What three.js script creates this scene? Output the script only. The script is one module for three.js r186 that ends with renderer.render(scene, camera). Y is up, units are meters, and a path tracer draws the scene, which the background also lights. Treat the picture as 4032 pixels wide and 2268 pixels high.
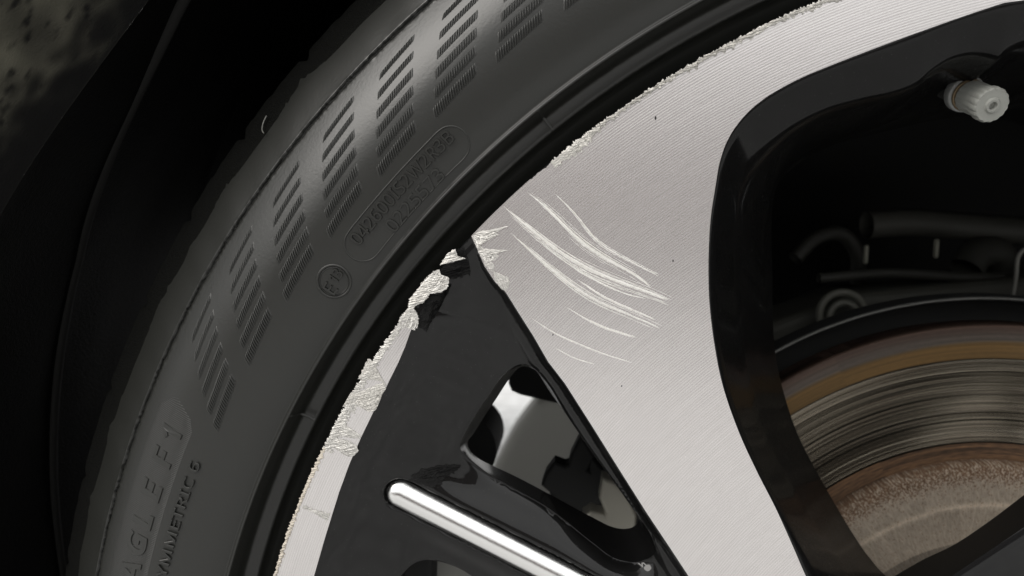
import * as THREE from 'three';
import { mergeGeometries, mergeVertices, toCreasedNormals } from 'three/addons/utils/BufferGeometryUtils.js';
import { TessellateModifier } from 'three/addons/modifiers/TessellateModifier.js';
import { ImprovedNoise } from 'three/addons/math/ImprovedNoise.js';
import { FontLoader } from 'three/addons/loaders/FontLoader.js';
import { TextGeometry } from 'three/addons/geometries/TextGeometry.js';

// ---------------------------------------------------------------- camera, sky, sun, exposure
const HUB = 0.318;                                   // height of the wheel's axle above the ground, metres
const scene = new THREE.Scene();
const camera = new THREE.PerspectiveCamera(41.05, 1024 / 576, 0.01, 400);
camera.position.set(-0.14618, 0.17676 + HUB, 0.20022);
camera.rotation.order = 'YXZ';
camera.rotation.set(-0.10853, 0.09136, 0);
camera.focus = 0.205; camera.userData.fStop = 14;
scene.add(camera);

const renderer = new THREE.WebGLRenderer({ antialias: true });
renderer.setSize(1024, 576);
renderer.toneMapping = THREE.LinearToneMapping;
renderer.toneMappingExposure = 1.1;
renderer.shadowMap.enabled = true;

const noise = new ImprovedNoise();
const N = (x, y = 0, z = 0) => noise.noise(x, y, z);
let seed = 7;
const rnd = () => { seed = (seed * 1664525 + 1013904223) >>> 0; return seed / 4294967296; };
const hash = (i) => { const s = Math.sin(i * 127.1 + 11.7) * 43758.5453; return s - Math.floor(s); };
const clamp = THREE.MathUtils.clamp, smooth = THREE.MathUtils.smoothstep, lerp = THREE.MathUtils.lerp;

{ // overcast sky: bright high cloud, a little dimmer towards the horizon
  const W = 256, H = 128, d = new Float32Array(W * H * 4);
  for (let j = 0; j < H; j++) for (let i = 0; i < W; i++) {
    const el = (j + 0.5) / H * Math.PI - Math.PI / 2, az = (i + 0.5) / W * 2 * Math.PI;
    const x = Math.cos(el) * Math.cos(az), y = Math.sin(el), z = Math.cos(el) * Math.sin(az);
    const c = 1 + 0.12 * N(x * 3, y * 5, z * 3) + 0.06 * N(x * 8, y * 12, z * 8);
    const L = (0.95 + 0.75 * Math.max(0, y)) * c;
    const k = (j * W + i) * 4;
    d[k] = L; d[k + 1] = L; d[k + 2] = L * 0.99; d[k + 3] = 1;
  }
  const t = new THREE.DataTexture(d, W, H, THREE.RGBAFormat, THREE.FloatType);
  t.mapping = THREE.EquirectangularReflectionMapping; t.magFilter = t.minFilter = THREE.LinearFilter; t.needsUpdate = true;
  scene.background = t; scene.environment = t;
}
const sun = new THREE.DirectionalLight(0xfffaf4, 2.2);
sun.position.set(-4.5, 5.5, 4.0); sun.target.position.set(0, HUB, 0);
sun.castShadow = true; sun.shadow.radius = 65; sun.shadow.mapSize.set(2048, 2048);
Object.assign(sun.shadow.camera, { left: -1, right: 1, top: 1, bottom: -1, near: 0.1, far: 20 });
scene.add(sun, sun.target);

// ---------------------------------------------------------------- textures and materials
function tex(w, h, fn, srgb = false) {                // fn(u, v) -> grey 0..1 or [r, g, b]
  const d = new Uint8Array(w * h * 4);
  for (let j = 0; j < h; j++) for (let i = 0; i < w; i++) {
    let c = fn((i + 0.5) / w, (j + 0.5) / h, i, j); if (!Array.isArray(c)) c = [c, c, c];
    const k = (j * w + i) * 4;
    for (let n = 0; n < 3; n++) d[k + n] = clamp(c[n], 0, 1) * 255; d[k + 3] = 255;
  }
  const t = new THREE.DataTexture(d, w, h); t.wrapS = t.wrapT = THREE.RepeatWrapping;
  t.magFilter = THREE.LinearFilter; t.minFilter = THREE.LinearMipmapLinearFilter; t.generateMipmaps = true;
  if (srgb) t.colorSpace = THREE.SRGBColorSpace; t.needsUpdate = true; return t;
}
const per = (fn, p) => (u, v) => {                    // makes a noise tile
  const a = u * (2 * Math.PI), b = v * (2 * Math.PI);
  return fn(Math.cos(a) * p, Math.sin(a) * p, Math.cos(b) * p + 3.1 * Math.sin(b) * p);
};
const rep = (t, sx, sy) => { const c = t.clone(); c.repeat.set(sx, sy); c.needsUpdate = true; return c; };
const grain = tex(512, 512, (u, v, i, j) => 0.5 + 0.3 * N(u * 60 % 256, v * 60, 0.5) + 0.25 * N(u * 160, v * 160, 2.5) + 0.2 * (hash(i * 517 + j * 13) - 0.5));
const speck = tex(512, 512, (u, v, i, j) => { const n = N(u * 90, v * 90, 4.2) + 0.4 * N(u * 30, v * 30, 1.2); return 0.3 + 0.7 * smooth(n, 0.28, 0.5); });
const grooves = tex(64, 2048, (u, v, i, j) => {      // turned lines, 0.55 mm pitch: 54 lines in 30 mm
  const w = 0.5 + 0.5 * Math.cos(v * 47 * 2 * Math.PI + 0.5 * N(v * 20, 0.3, 0));
  return 0.15 + 0.6 * w + 0.12 * (hash(j) - 0.5) + 0.1 * N(u * 6, v * 200, 3.3);
});
const groovesTone = tex(64, 2048, (u, v, i, j) => {
  const w = 0.5 + 0.5 * Math.cos(v * 47 * 2 * Math.PI + 0.5 * N(v * 20, 0.3, 0));
  const g = 0.875 + 0.055 * w + 0.03 * (hash(j * 3) - 0.5) + 0.03 * N(u * 6, v * 120, 5.3); return [g, g * 0.988, g * 0.985];
}, true);
const std = (o) => new THREE.MeshStandardMaterial(o), phy = (o) => new THREE.MeshPhysicalMaterial(o);
const col = (r, g, b) => new THREE.Color().setRGB(r, g === undefined ? r : g, b === undefined ? r : b);
const dust = tex(1024, 1024, (u, v, i, j) => { const h = hash(i * 1.37 + j * 1013.7); return h > 0.9993 ? 0.5 : h > 0.997 ? 0.16 : 0.055 + 0.01 * N(u * 30, v * 30, 0.4); }, true);
const torn = tex(256, 256, (u, v, i, j) => { const k = 0.74 + 0.5 * N(u * 9, v * 70, 0.3) + 0.3 * N(u * 40, v * 40, 2.2) + 0.15 * (hash(i + j * 256) - 0.5); return [k, k * 0.992, k * 0.975]; }, true);
const M = {
  machined: phy({ color: col(0.9, 0.893, 0.888), map: rep(groovesTone, 20, 1 / 0.03), metalness: 0.96, roughness: 0.27, anisotropy: 0.6, anisotropyRotation: Math.PI / 2, bumpMap: rep(grooves, 20, 1 / 0.03), bumpScale: 0.00001 }),
  bare: std({ color: col(0.82, 0.81, 0.785), map: rep(torn, 40, 10), metalness: 0.4, roughness: 0.65 }),
  scratch: std({ color: col(0.84, 0.825, 0.79), metalness: 0.85, roughness: 0.5 }),
  gouge: std({ color: col(0.87, 0.865, 0.85), map: rep(torn, 10, 10), metalness: 0.6, roughness: 0.55 }),
  corroded: std({ color: col(0.5, 0.46, 0.4), metalness: 0.3, roughness: 0.7 }),
  paint: phy({ color: col(0.0035, 0.0037, 0.004), roughness: 0.5, specularIntensity: 0.15, clearcoat: 0.62, clearcoatRoughness: 0.035 }),
  paintDusty: phy({ color: col(0.004), roughness: 0.5, specularIntensity: 0.15, clearcoat: 0.85, clearcoatRoughness: 0.09, bumpMap: rep(speck, 40, 40), bumpScale: 0.00006 }),
  paintPocket: phy({ color: col(0.75), map: rep(dust, 9, 9), roughness: 0.5, specularIntensity: 0.15, clearcoat: 0.62, clearcoatRoughness: 0.035 }),
  wallPaint: phy({ color: col(0.75), map: rep(dust, 9, 9), roughness: 0.6, specularIntensity: 0.1, clearcoat: 0.4, clearcoatRoughness: 0.12, bumpMap: rep(speck, 60, 60), bumpScale: 0.00008 }),
  paintDull: phy({ color: col(0.004), roughness: 0.6, specularIntensity: 0.12 }),
  paintWorn: phy({ color: col(0.005), roughness: 0.5, specularIntensity: 0.4, bumpMap: rep(grain, 60, 60), bumpScale: 0.0002 }),
  rubber: std({ color: col(0.0125, 0.0129, 0.0112), roughness: 0.35, bumpMap: rep(grain, 22, 22), bumpScale: 0.000028 }),
  rubberDark: std({ color: col(0.008, 0.0082, 0.0072), roughness: 0.55 }),  // darker copy of the rubber, offsets sun on the patch ribs
  tread: phy({ specularIntensity: 0.15, color: col(0.006, 0.0062, 0.0053), roughness: 0.85, bumpMap: rep(grain, 40, 40), bumpScale: 0.002 }),
  groove: std({ color: col(0.004), roughness: 0.9 }),
  chrome: std({ color: col(0.86, 0.86, 0.85), metalness: 1, roughness: 0.05, bumpMap: rep(grain, 15, 15), bumpScale: 0.000015 }),
  valve: std({ color: col(0.24, 0.245, 0.225), metalness: 0.0, roughness: 0.4, bumpMap: rep(grain, 50, 50), bumpScale: 0.0001 }),
  brass: std({ color: col(0.17, 0.125, 0.075), metalness: 0.5, roughness: 0.5 }),
  collar: std({ color: col(0.2, 0.205, 0.2), metalness: 0.2, roughness: 0.5 }),
  plastic: phy({ specularIntensity: 0.08, color: col(0.0016, 0.0016, 0.0015), roughness: 0.6, bumpMap: rep(grain, 30, 30), bumpScale: 0.0003 }),
  iron: std({ color: col(0.06, 0.06, 0.05), roughness: 0.7, metalness: 0.1 }),
  dark: std({ color: col(0.006, 0.0065, 0.006), roughness: 0.8 }),
  steel: std({ color: col(0.32, 0.31, 0.27), metalness: 0.6, roughness: 0.5 }),
};

// ---------------------------------------------------------------- helpers
const taken = {};
const numbered = (n) => { const k = taken[n] = (taken[n] ?? -1) + 1; return k ? n + '_' + String(k).padStart(3, '0') : n; };
function mesh(name, geo, mat, parent) {
  const m = new THREE.Mesh(geo, mat); m.name = numbered(name); m.castShadow = m.receiveShadow = true;
  (parent ?? scene).add(m); return m;
}
function thing(name, label, category, y = HUB) {
  const g = new THREE.Group(); g.name = numbered(name); g.position.y = y; g.userData = { label, category }; scene.add(g); return g;
}
function geo(pos, idx, uv) {
  const g = new THREE.BufferGeometry();
  g.setAttribute('position', new THREE.Float32BufferAttribute(pos, 3));
  g.setAttribute('uv', new THREE.Float32BufferAttribute(uv ?? new Array(pos.length / 3 * 2).fill(0), 2));
  g.setIndex(idx); g.computeVertexNormals(); return g;
}
// rows x columns of points -> surface; fn(i, j) -> [x, y, z]
function grid(ni, nj, fn, uvf, flip) {
  const p = [], q = [], uv = [];
  for (let i = 0; i <= ni; i++) for (let j = 0; j <= nj; j++) { p.push(...fn(i / ni, j / nj, i, j)); uv.push(...(uvf ? uvf(i / ni, j / nj) : [i / ni * 0.1, j / nj * 0.1])); }
  for (let i = 0; i < ni; i++) for (let j = 0; j < nj; j++) {
    const a = i * (nj + 1) + j, b = a + 1, c = a + nj + 1, d = c + 1;
    flip ? q.push(a, b, c, b, d, c) : q.push(a, c, b, b, c, d);
  }
  return geo(p, q, uv);
}
const D2R = Math.PI / 180;
// surface of revolution about the axle (z); profile [[R, z], ...], angles in degrees
function revolve(profile, a0, a1, n, jitter, crease = 0.5) {
  const L = [0]; for (let i = 1; i < profile.length; i++) L.push(L[i - 1] + Math.hypot(profile[i][0] - profile[i - 1][0], profile[i][1] - profile[i - 1][1]));
  const g = grid(n, profile.length - 1, (u, v, i, j) => {
    const a = lerp(a0, a1, u) * D2R; let [R, z] = profile[j]; if (jitter) [R, z] = jitter(R, z, a, j, i);
    return [R * Math.cos(a), R * Math.sin(a), z];
  }, (u, v) => [0, 0]);
  const uv = g.attributes.uv;
  for (let i = 0; i <= n; i++) for (let j = 0; j < profile.length; j++) uv.setXY(i * profile.length + j, lerp(a0, a1, i / n) * D2R * 0.25, L[j]);
  return crease ? toCreasedNormals(g, crease) : g;
}
function polyline(pts, n) {                           // resample to n + 1 evenly spaced points
  const L = [0]; for (let i = 1; i < pts.length; i++) L.push(L[i - 1] + Math.hypot(pts[i][0] - pts[i - 1][0], pts[i][1] - pts[i - 1][1]));
  const out = []; let k = 0;
  for (let i = 0; i <= n; i++) {
    const s = L[L.length - 1] * i / n; while (k < pts.length - 2 && L[k + 1] < s) k++;
    const t = (s - L[k]) / Math.max(1e-9, L[k + 1] - L[k]); out.push([lerp(pts[k][0], pts[k + 1][0], t), lerp(pts[k][1], pts[k + 1][1], t)]);
  }
  return out;
}
function spline(pts, n, closed = false) {             // smooth curve through traced points, n + 1 points
  const c = new THREE.CatmullRomCurve3(pts.map(([x, y]) => new THREE.Vector3(x, y, 0)), closed, 'centripetal');
  return c.getSpacedPoints(n).map((p) => [p.x, p.y]);
}
function distTo(pl) {                                 // distance to a polyline
  return (x, y) => {
    let best = 1e9;
    for (let i = 0; i + 1 < pl.length; i++) {
      const [ax, ay] = pl[i], [bx, by] = pl[i + 1], dx = bx - ax, dy = by - ay;
      const t = clamp(((x - ax) * dx + (y - ay) * dy) / (dx * dx + dy * dy + 1e-12), 0, 1);
      const e = (x - ax - dx * t) ** 2 + (y - ay - dy * t) ** 2; if (e < best) best = e;
    }
    return Math.sqrt(best);
  };
}
// outline (and holes) filled with small triangles, heights from zf(x, y); uv follows the turning: along the circle, across it
function sheet(outline, holes, maxEdge, zf, polarUv = true) {
  const s = new THREE.Shape(outline.map(([x, y]) => new THREE.Vector2(x, y)));
  for (const h of holes) s.holes.push(new THREE.Path(h.map(([x, y]) => new THREE.Vector2(x, y))));
  let g = new THREE.ShapeGeometry(s); g.deleteAttribute('uv'); g.deleteAttribute('normal');
  g = new TessellateModifier(maxEdge, 22).modify(g); g = mergeVertices(g, 1e-6);
  const p = g.attributes.position, uv = new Float32Array(p.count * 2);
  for (let i = 0; i < p.count; i++) {
    const x = p.getX(i), y = p.getY(i); p.setZ(i, zf ? zf(x, y) : 0);
    if (polarUv) { uv[2 * i] = Math.atan2(y, x) * 0.25; uv[2 * i + 1] = Math.hypot(x, y); } else { uv[2 * i] = x; uv[2 * i + 1] = y; }
  }
  g.setAttribute('uv', new THREE.BufferAttribute(uv, 2)); g.computeVertexNormals();
  if (zf) for (let i = 0, n = g.attributes.normal, e = 0.0004, v = new THREE.Vector3(); i < p.count; i++) { const x = p.getX(i), y = p.getY(i); v.set(zf(x - e, y) - zf(x + e, y), zf(x, y - e) - zf(x, y + e), 2 * e).normalize(); n.setXYZ(i, v.x, v.y, v.z); }
  return g;
}
// side wall joining closed or open outlines of equal length lying at the given depths
function loft(rows, closed = false, flip = false) {
  const n = rows[0].pts.length - (closed ? 0 : 1);
  return grid(n, rows.length - 1, (u, v, i, j) => { const r = rows[j], k = i % r.pts.length; return [...r.pts[k], typeof r.z === 'function' ? r.z(k) : r.z]; }, (u, v) => [u * 0.4, v * 0.04], flip);
}
const arcPts = (R, a0, a1, n, f) => Array.from({ length: n + 1 }, (_, i) => { const a = lerp(a0, a1, i / n); const r = R + (f ? f(a) : 0); return [r * Math.cos(a * D2R), r * Math.sin(a * D2R)]; });

// ---------------------------------------------------------------- the setting
{
  const g = new THREE.CircleGeometry(60, 96); g.rotateX(-Math.PI / 2);
  const uv = g.attributes.uv; for (let i = 0; i < uv.count; i++) uv.setXY(i, uv.getX(i) * 120, uv.getY(i) * 120);
  const m = mesh('ground', g, std({ color: col(0.6, 0.6, 0.597), roughness: 0.9, map: tex(256, 256, (u, v, i, j) => { const k = 0.9 + 0.1 * N(u * 40, v * 40, 0.7) + 0.08 * (hash(i + j * 256) - 0.5); return [k, k, k]; }, true) }));
  m.userData = { kind: 'structure', label: 'pale concrete ground seen blurred through the small spoke opening' };
  const w = mesh('wall', new THREE.BoxGeometry(24, 1.25, 0.3), std({ color: col(0.13, 0.095, 0.085), roughness: 0.9, map: tex(256, 256, (u, v) => { const k = 0.85 + 0.25 * N(u * 30, v * 30, 0.2); return [k, k, k]; }, true) }));
  w.position.set(1, 0.625, 4.2); w.userData = { kind: 'structure' };  // low wall out of view, darkens reflections at horizon height
}

// ---------------------------------------------------------------- wheel arch
{
  const t = thing('wheel_arch', 'black plastic wheel arch with dusty grey front edge around the tyre', 'wheel arch');
  const arch = (deg) => 0.3448 + 0.0052 * smooth(deg, 139, 154);
  // dusty outer flange, facing out
  const lip = grid(120, 10, (u, v) => { const a = lerp(20, 205, u) * D2R, R0 = arch(a / D2R), R = lerp(R0, 0.5, v); return [R * Math.cos(a), R * Math.sin(a), 0.005 + 0.0012 * Math.sqrt(v) + 0.0004 * N(u * 40, v * 5, 0.6) * Math.min(1, v * 8)]; }, (u, v) => [u * 1.4, v]);
  mesh('arch_flange', toCreasedNormals(lip, 0.6), phy({ specularIntensity: 0.15, color: col(0.075, 0.076, 0.068), roughness: 0.9, bumpMap: rep(grain, 14, 14), bumpScale: 0.0003,
    map: tex(512, 256, (u, v, i, j) => { const k = 0.66 + 0.3 * N(u * 20, v * 5, 0.3) + 0.3 * N(u * 70, v * 22, 1.3) - 0.35 * smooth(N(u * 200, v * 60, 2.2), 0.25, 0.5); const f = smooth(v + 0.06 * N(u * 30, 3.3) + 0.05 * N(u * 110, v * 40, 5), 0.01, 0.13); return [k * 1.02 * f, k * f, k * 0.93 * f]; }, true) }), t).userData.label = 'dusty grey flange';
  const ribAt = (a) => a < 153.4 ? -0.014 - 0.00233 * (a - 139) : -0.0475 - 0.00154 * (a - 153.4), foldAt = (a) => -0.083 - 0.0035 * (a - 139.6);
  const prof = []; for (let k = 0; k <= 160; k++) prof.push([0.018 * Math.pow(k / 160, 0.8), 0.005 - 0.26 * k / 160]);
  const lin = revolve(prof, 20, 200, 260, (R, z, a) => {
    const deg = a / D2R, d = z - ribAt(deg), e = z - foldAt(deg), wv = 0.0012 * N(a * 5, z * 30, 0.4) * Math.min(1, (0.005 - z) * 100); R += arch(deg);
    return [R - 0.0007 * Math.exp(-((e / 0.002) ** 2)) + wv, z];
  }, 0);
  mesh('liner', lin, M.plastic, t);
  const rib = new THREE.CatmullRomCurve3(Array.from({ length: 60 }, (_, i) => { const deg = lerp(131, 180, i / 59), z = ribAt(deg), R = arch(deg) + 0.0002 + 0.018 * Math.pow(Math.max(0, 0.005 - z) / 0.26, 0.8) + 0.0004; return new THREE.Vector3(R * Math.cos(deg * D2R), R * Math.sin(deg * D2R), z); }));
  mesh('liner_rib', new THREE.TubeGeometry(rib, 240, 0.0021, 10), phy({ color: col(0.01, 0.01, 0.0095), roughness: 0.75, specularIntensity: 0.3 }), t).userData.label = 'thin moulded rib coloured pale as if catching light';  // lighter than the liner plastic, for light caught along the rib
  // inner end of the arch, open below the axle
  mesh('inner_panel', grid(60, 6, (u, v) => { const a = lerp(18, 150, u) * D2R, R = lerp(0.06, 0.37, v); return [R * Math.cos(a), Math.max(0.035, R * Math.sin(a)), -0.255]; }), M.dark, t);
  const fl = new THREE.BoxGeometry(2.8, 0.02, 1.05); fl.translate(0, 0.13, -0.8); mesh('unseen_underbody', fl, M.dark, t);  // car floor out of view, sized to shade the ground behind
  // body panel above the arch, out of view, made tall to shade the ground behind
  const s = new THREE.Shape(); s.moveTo(-1.6, 0.02); s.lineTo(-1.6, 1.9); s.lineTo(1.6, 1.9); s.lineTo(1.6, 0.02); s.lineTo(0.47, 0.02); s.absarc(0, 0, 0.47, 0.04, Math.PI - 0.04, false); s.lineTo(-1.6, 0.02);
  const pan = mesh('unseen_body_panel', new THREE.ExtrudeGeometry(s, { depth: 0.02, bevelEnabled: true, bevelSize: 0.004, bevelThickness: 0.004, bevelSegments: 3, curveSegments: 64 }), M.paint, t); pan.position.z = 0.004;
}

// ---------------------------------------------------------------- wheel
const wheel = thing('car_wheel', 'black and silver alloy wheel with scraped rim edge and black tyre', 'car wheel');

// ---- tyre
const TP = [[0.2365, -0.016], [0.2445, -0.0108], [0.2472, -0.0092], [0.2484, -0.0085], [0.2490, -0.0072], [0.2495, -0.0062], [0.2503, -0.0064], [0.2525, -0.006], [0.2537, -0.005], [0.2543, -0.002], [0.2546, 0.001], [0.2549, 0.0021], [0.2553, 0.0024], [0.2557, 0.002], [0.256, 0.0012], [0.2566, 0.0016], [0.259, 0.0026], [0.262, 0.0035], [0.268, 0.0042], [0.275, 0.0045], [0.28, 0.0036], [0.285, 0.002], [0.29, -0.0004], [0.2936, -0.00255], [0.2943, -0.00298], [0.2948, -0.00335], [0.2951, -0.0046], [0.2956, -0.0048], [0.2959, -0.0039], [0.2964, -0.0043], [0.2971, -0.0048], [0.3, -0.0069], [0.305, -0.0107], [0.309, -0.0141], [0.3115, -0.017], [0.3128, -0.0198], [0.3135, -0.03], [0.314, -0.1], [0.313, -0.2], [0.3, -0.218], [0.27, -0.222], [0.24, -0.206]];
const SR = [0.2556, 0.259, 0.262, 0.268, 0.275, 0.28, 0.285, 0.29, 0.2945, 0.2955, 0.3, 0.305, 0.309, 0.3115], SZ = [0.0018, 0.0026, 0.0035, 0.0042, 0.0045, 0.0036, 0.002, -0.0004, -0.0031, -0.0037, -0.0069, -0.0107, -0.0141, -0.017];
const tyreZ = (R) => { let k = 0; while (k < SR.length - 2 && SR[k + 1] < R) k++; return lerp(SZ[k], SZ[k + 1], (R - SR[k]) / (SR[k + 1] - SR[k])); };
const onTyre = (deg, R, h) => { const s = (tyreZ(R + 0.001) - tyreZ(R - 0.001)) / 0.002, l = Math.hypot(1, s), r = R - h * s / l, a = deg * D2R; return [r * Math.cos(a), r * Math.sin(a), tyreZ(R) + h / l]; };
const jag = (R, z, a, j) => {
  if (j >= 25 && j <= 28) { const q = N(a * 260, j * 0.2, 0.4) + 0.7 * N(a * 620, j * 0.1, 0.9); R += 0.00032 * q; z += (j === 26 || j === 27) ? 0.0003 * N(a * 500, 0.3, 2) : 0; }
  if (j >= 31) z += 0.0004 * N(a * 30, R * 60, 0.2);
  return [R, z];
};
const tyre = mesh('tyre', mergeGeometries([revolve(TP, 96, 186, 1500, jag, 0), revolve(TP, 186, 456, 270, jag, 0)]), M.rubber, wheel);
tyre.userData.label = 'black rubber tyre with moulded hatching and lettering';

// shoulder blocks of the tread, with a notch between each two
const PITCH = 360 / 67;
const blockGeo = (v) => {
  const prof = [[0.3062, -0.0117], [0.3085, -0.0134], [0.3104, -0.0147], [0.3128, -0.0165], [0.3146, -0.019], [0.3157, -0.0225], [0.3163, -0.027], [0.3172, -0.05], [0.317, -0.075]];
  return grid(26, prof.length + 3, (u, w, i, j) => {
    const k = clamp(j - 1, 0, prof.length - 1); let [R, z] = prof[k];
    const side = Math.min(u, 1 - u) * PITCH, drop = 1 - smooth(side, 0.1, 0.3);
    R -= 0.0024 * drop * smooth(k, 2, 5); z -= 0.0016 * drop * smooth(k, 2, 5);
    const n = (N(u * 9 + v * 5, k * 0.9, v) + 0.6 * N(u * 30 + v, k * 2.1, v + 3)) * (1 - drop) * smooth(side, 0, 0.8);
    R += 0.00013 * n; z += 0.00035 * n * smooth(k, 0, 2);
    if (j === 0) R -= 0.0006; if (j > prof.length) R -= 0.006;
    const a = ((u - 0.5) * PITCH) * D2R; return [R * Math.cos(a), R * Math.sin(a), z];
  }, (u, w) => [u * 0.03, w * 0.03]);
};
const blocks = [0, 1, 2, 3].map((v) => toCreasedNormals(blockGeo(v), 0.9));
for (let k = 0; k < 67; k++) mesh('tread_block', blocks[Math.floor(hash(k) * 4)], M.tread, tyre).rotation.z = (135.9 + PITCH * (k + 0.5)) * D2R;

// hatched bars: six to a column, each bar a row of rounded ribs
function hatchBar(s, e, R0, dR, th, ribs) {
  const nx = ribs * 6;
  return grid(nx, 6, (u, v) => {
    const R = R0 + dR * u + (0.5 - v) * th, a = lerp(s + 0.22 * (v - 0.5), e + 0.2 * (v - 0.5), u) + 0.1 * (v - 0.5);
    const rib = Math.abs(Math.sin(u * ribs * Math.PI)), env = Math.sqrt(Math.max(0, 1 - (2 * v - 1) ** 4)) * Math.min(1, 14 * u + 0.02, 14 * (1 - u) + 0.02);
    return onTyre(a, R, -0.00022 + (0.00064 * Math.pow(rib, 0.7)) * env + 0.0002 * (1 - env));
  });
}
for (let c = -1; c < 7; c++) for (let r = 0; r < 6; r++) {
  const s = 124.75 + 4.4 * (c + 0) + 0.72 * r, w = 2.72 + 0.13 * r;
  mesh('hatch_bar', hatchBar(s, s - w, 0.2889 - 0.00352 * r, 0.0013, 0.0014 + 0.00024 * r, 15 + r), M.rubber, tyre);
}
// lettering
const fonts = new FontLoader();
const sans = await fonts.loadAsync('fonts/droid/droid_sans_regular.typeface.json'), bold = await fonts.loadAsync('fonts/droid/droid_sans_bold.typeface.json');
function curved(text, font, deg, R, size, width, h = 0.0005, name = 'raised_lettering') {   // reads clockwise, tops outwards; starts at deg, takes width degrees
  let g = new TextGeometry(text, { font, size, depth: h + 0.0003, curveSegments: 5, bevelEnabled: true, bevelSize: 0.00007, bevelThickness: 0.00012, bevelSegments: 1 });
  g.computeBoundingBox(); const W = g.boundingBox.max.x, p = g.attributes.position;
  for (let i = 0; i < p.count; i++) p.setXYZ(i, ...onTyre(deg - p.getX(i) / W * width, R + p.getY(i) - size / 2, p.getZ(i) - 0.0003));
  g.computeVertexNormals(); return mesh(name, g, M.rubber, tyre);
}
curved('042600IS2W2R3B', sans, 140.95, 0.2648, 0.0034, 8.2);
curved('0225573', sans, 139.1, 0.26, 0.0034, 4.5);
curved('E', sans, 144.25, 0.2627, 0.0036, 0.55);
curved('13', sans, 143.5, 0.2634, 0.0027, 0.75);
curved('ASYMMETRIC 6', sans, 166.0, 0.2727, 0.0028, 9.0);
function ring(pts, rad, closed = true) {              // raised bead along points [deg, R]
  const c = new THREE.CatmullRomCurve3(pts.map(([a, R]) => new THREE.Vector3(...onTyre(a, R, 0))), closed, 'centripetal');
  return new THREE.TubeGeometry(c, pts.length * 8, rad, 6, closed);
}
const cap = []; {
  const a0 = 133.15, a1 = 140.7, Rm = 0.2629, hr = 0.0046, dd = 1.02;
  for (let k = 0; k <= 8; k++) cap.push([lerp(a0, a1, k / 8), Rm + hr]);
  for (let k = 1; k < 8; k++) { const q = k / 8 * Math.PI; cap.push([a1 + dd * Math.sin(q), Rm + hr * Math.cos(q)]); }
  for (let k = 8; k >= 0; k--) cap.push([lerp(a0, a1, k / 8), Rm - hr]);
  for (let k = 1; k < 8; k++) { const q = k / 8 * Math.PI; cap.push([a0 - dd * Math.sin(q), Rm - hr * Math.cos(q)]); }
}
mesh('raised_outline', ring(cap, 0.00022), M.rubber, tyre);
const circ = (r) => Array.from({ length: 20 }, (_, k) => { const q = k / 20 * 2 * Math.PI; return [143.47 + r / 0.263 / D2R * Math.cos(q), 0.263 + r * Math.sin(q)]; });
mesh('raised_ring', mergeGeometries([ring(circ(0.0043), 0.0004), ring(circ(0.0037), 0.00018)]), M.rubber, tyre);
{ // hatched patch with block letters
  const ribs = [];
  for (let k = 0; k < 150; k++) {
    const a = 154.2 + k * 0.105; let lo = a < 155 ? lerp(0.2868, 0.2788, (a - 154.2) / 0.8) : a < 155.6 ? lerp(0.2788, 0.277, (a - 155) / 0.6) : 0.2768, hi = a < 155.1 ? lerp(0.2862, 0.2902, (a - 154.2) / 0.9) : 0.2903;
    if (hi - lo < 0.0012) continue;
    ribs.push(grid(8, 2, (u, v) => onTyre(a + (v - 0.5) * 0.075 + 0.22 * (u - 0.5), lerp(lo, hi, u), v === 0.5 ? 0.00013 : -0.0001)));
  }
  const m = mesh('hatched_patch', mergeGeometries(ribs), M.rubberDark, tyre); m.userData.kind = 'stuff';
  for (const [ch, a, w] of [['E', 160.5, 1.15], ['L', 162.25, 1.05], ['G', 163.95, 1.35], ['A', 165.6, 1.4], ['E', 167.3, 1.2], ['F', 158.35, 1.05], ['1', 156.75, 0.8]]) curved(ch, bold, a, 0.2826, 0.0066, w, 0.0002);
}
// mould lines across the bead, one fine hair of rubber on the shoulder
for (const a of [128.2, 152.1]) mesh('mould_line', grid(12, 2, (u, v) => { const R = lerp(0.2494, 0.2558, u), q = (a + (v - 0.5) * 0.16) * D2R, z = u < 0.6 ? -0.0041 + 0.0014 * u : lerp(-0.0033, 0.0018, smooth(u, 0.6, 0.85)); return [R * Math.cos(q), R * Math.sin(q), z + (v === 0.5 ? 0.0004 : 0)]; }), M.rubber, tyre);
mesh('rubber_hair', new THREE.TubeGeometry(new THREE.CatmullRomCurve3([[139.4, 0.3088], [139.75, 0.3082], [140.05, 0.3068], [140.1, 0.3053]].map(([a, R]) => new THREE.Vector3(...onTyre(a, R, 0.0012)))), 16, 0.00018, 5), std({ color: col(0.11, 0.11, 0.1), roughness: 0.5 }), tyre);

// ---- rim: flange rolled back behind the silver edge, and the barrel inside
const flange = [[0.2405, -0.0006], [0.2422, -0.0007], [0.2431, -0.0014], [0.2436, -0.003], [0.2436, -0.0065], [0.2424, -0.0105], [0.238, -0.016], [0.234, -0.0165], [0.234, -0.205], [0.226, -0.205], [0.222, -0.15], [0.213, -0.11], [0.213, -0.07], [0.221, -0.045], [0.2255, -0.02], [0.2285, -0.008]];
mesh('rim', mergeGeometries([revolve(flange, 90, 190, 500, null, 0.6), revolve(flange, 190, 450, 180, null, 0.6)]), M.paint, wheel);

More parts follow.
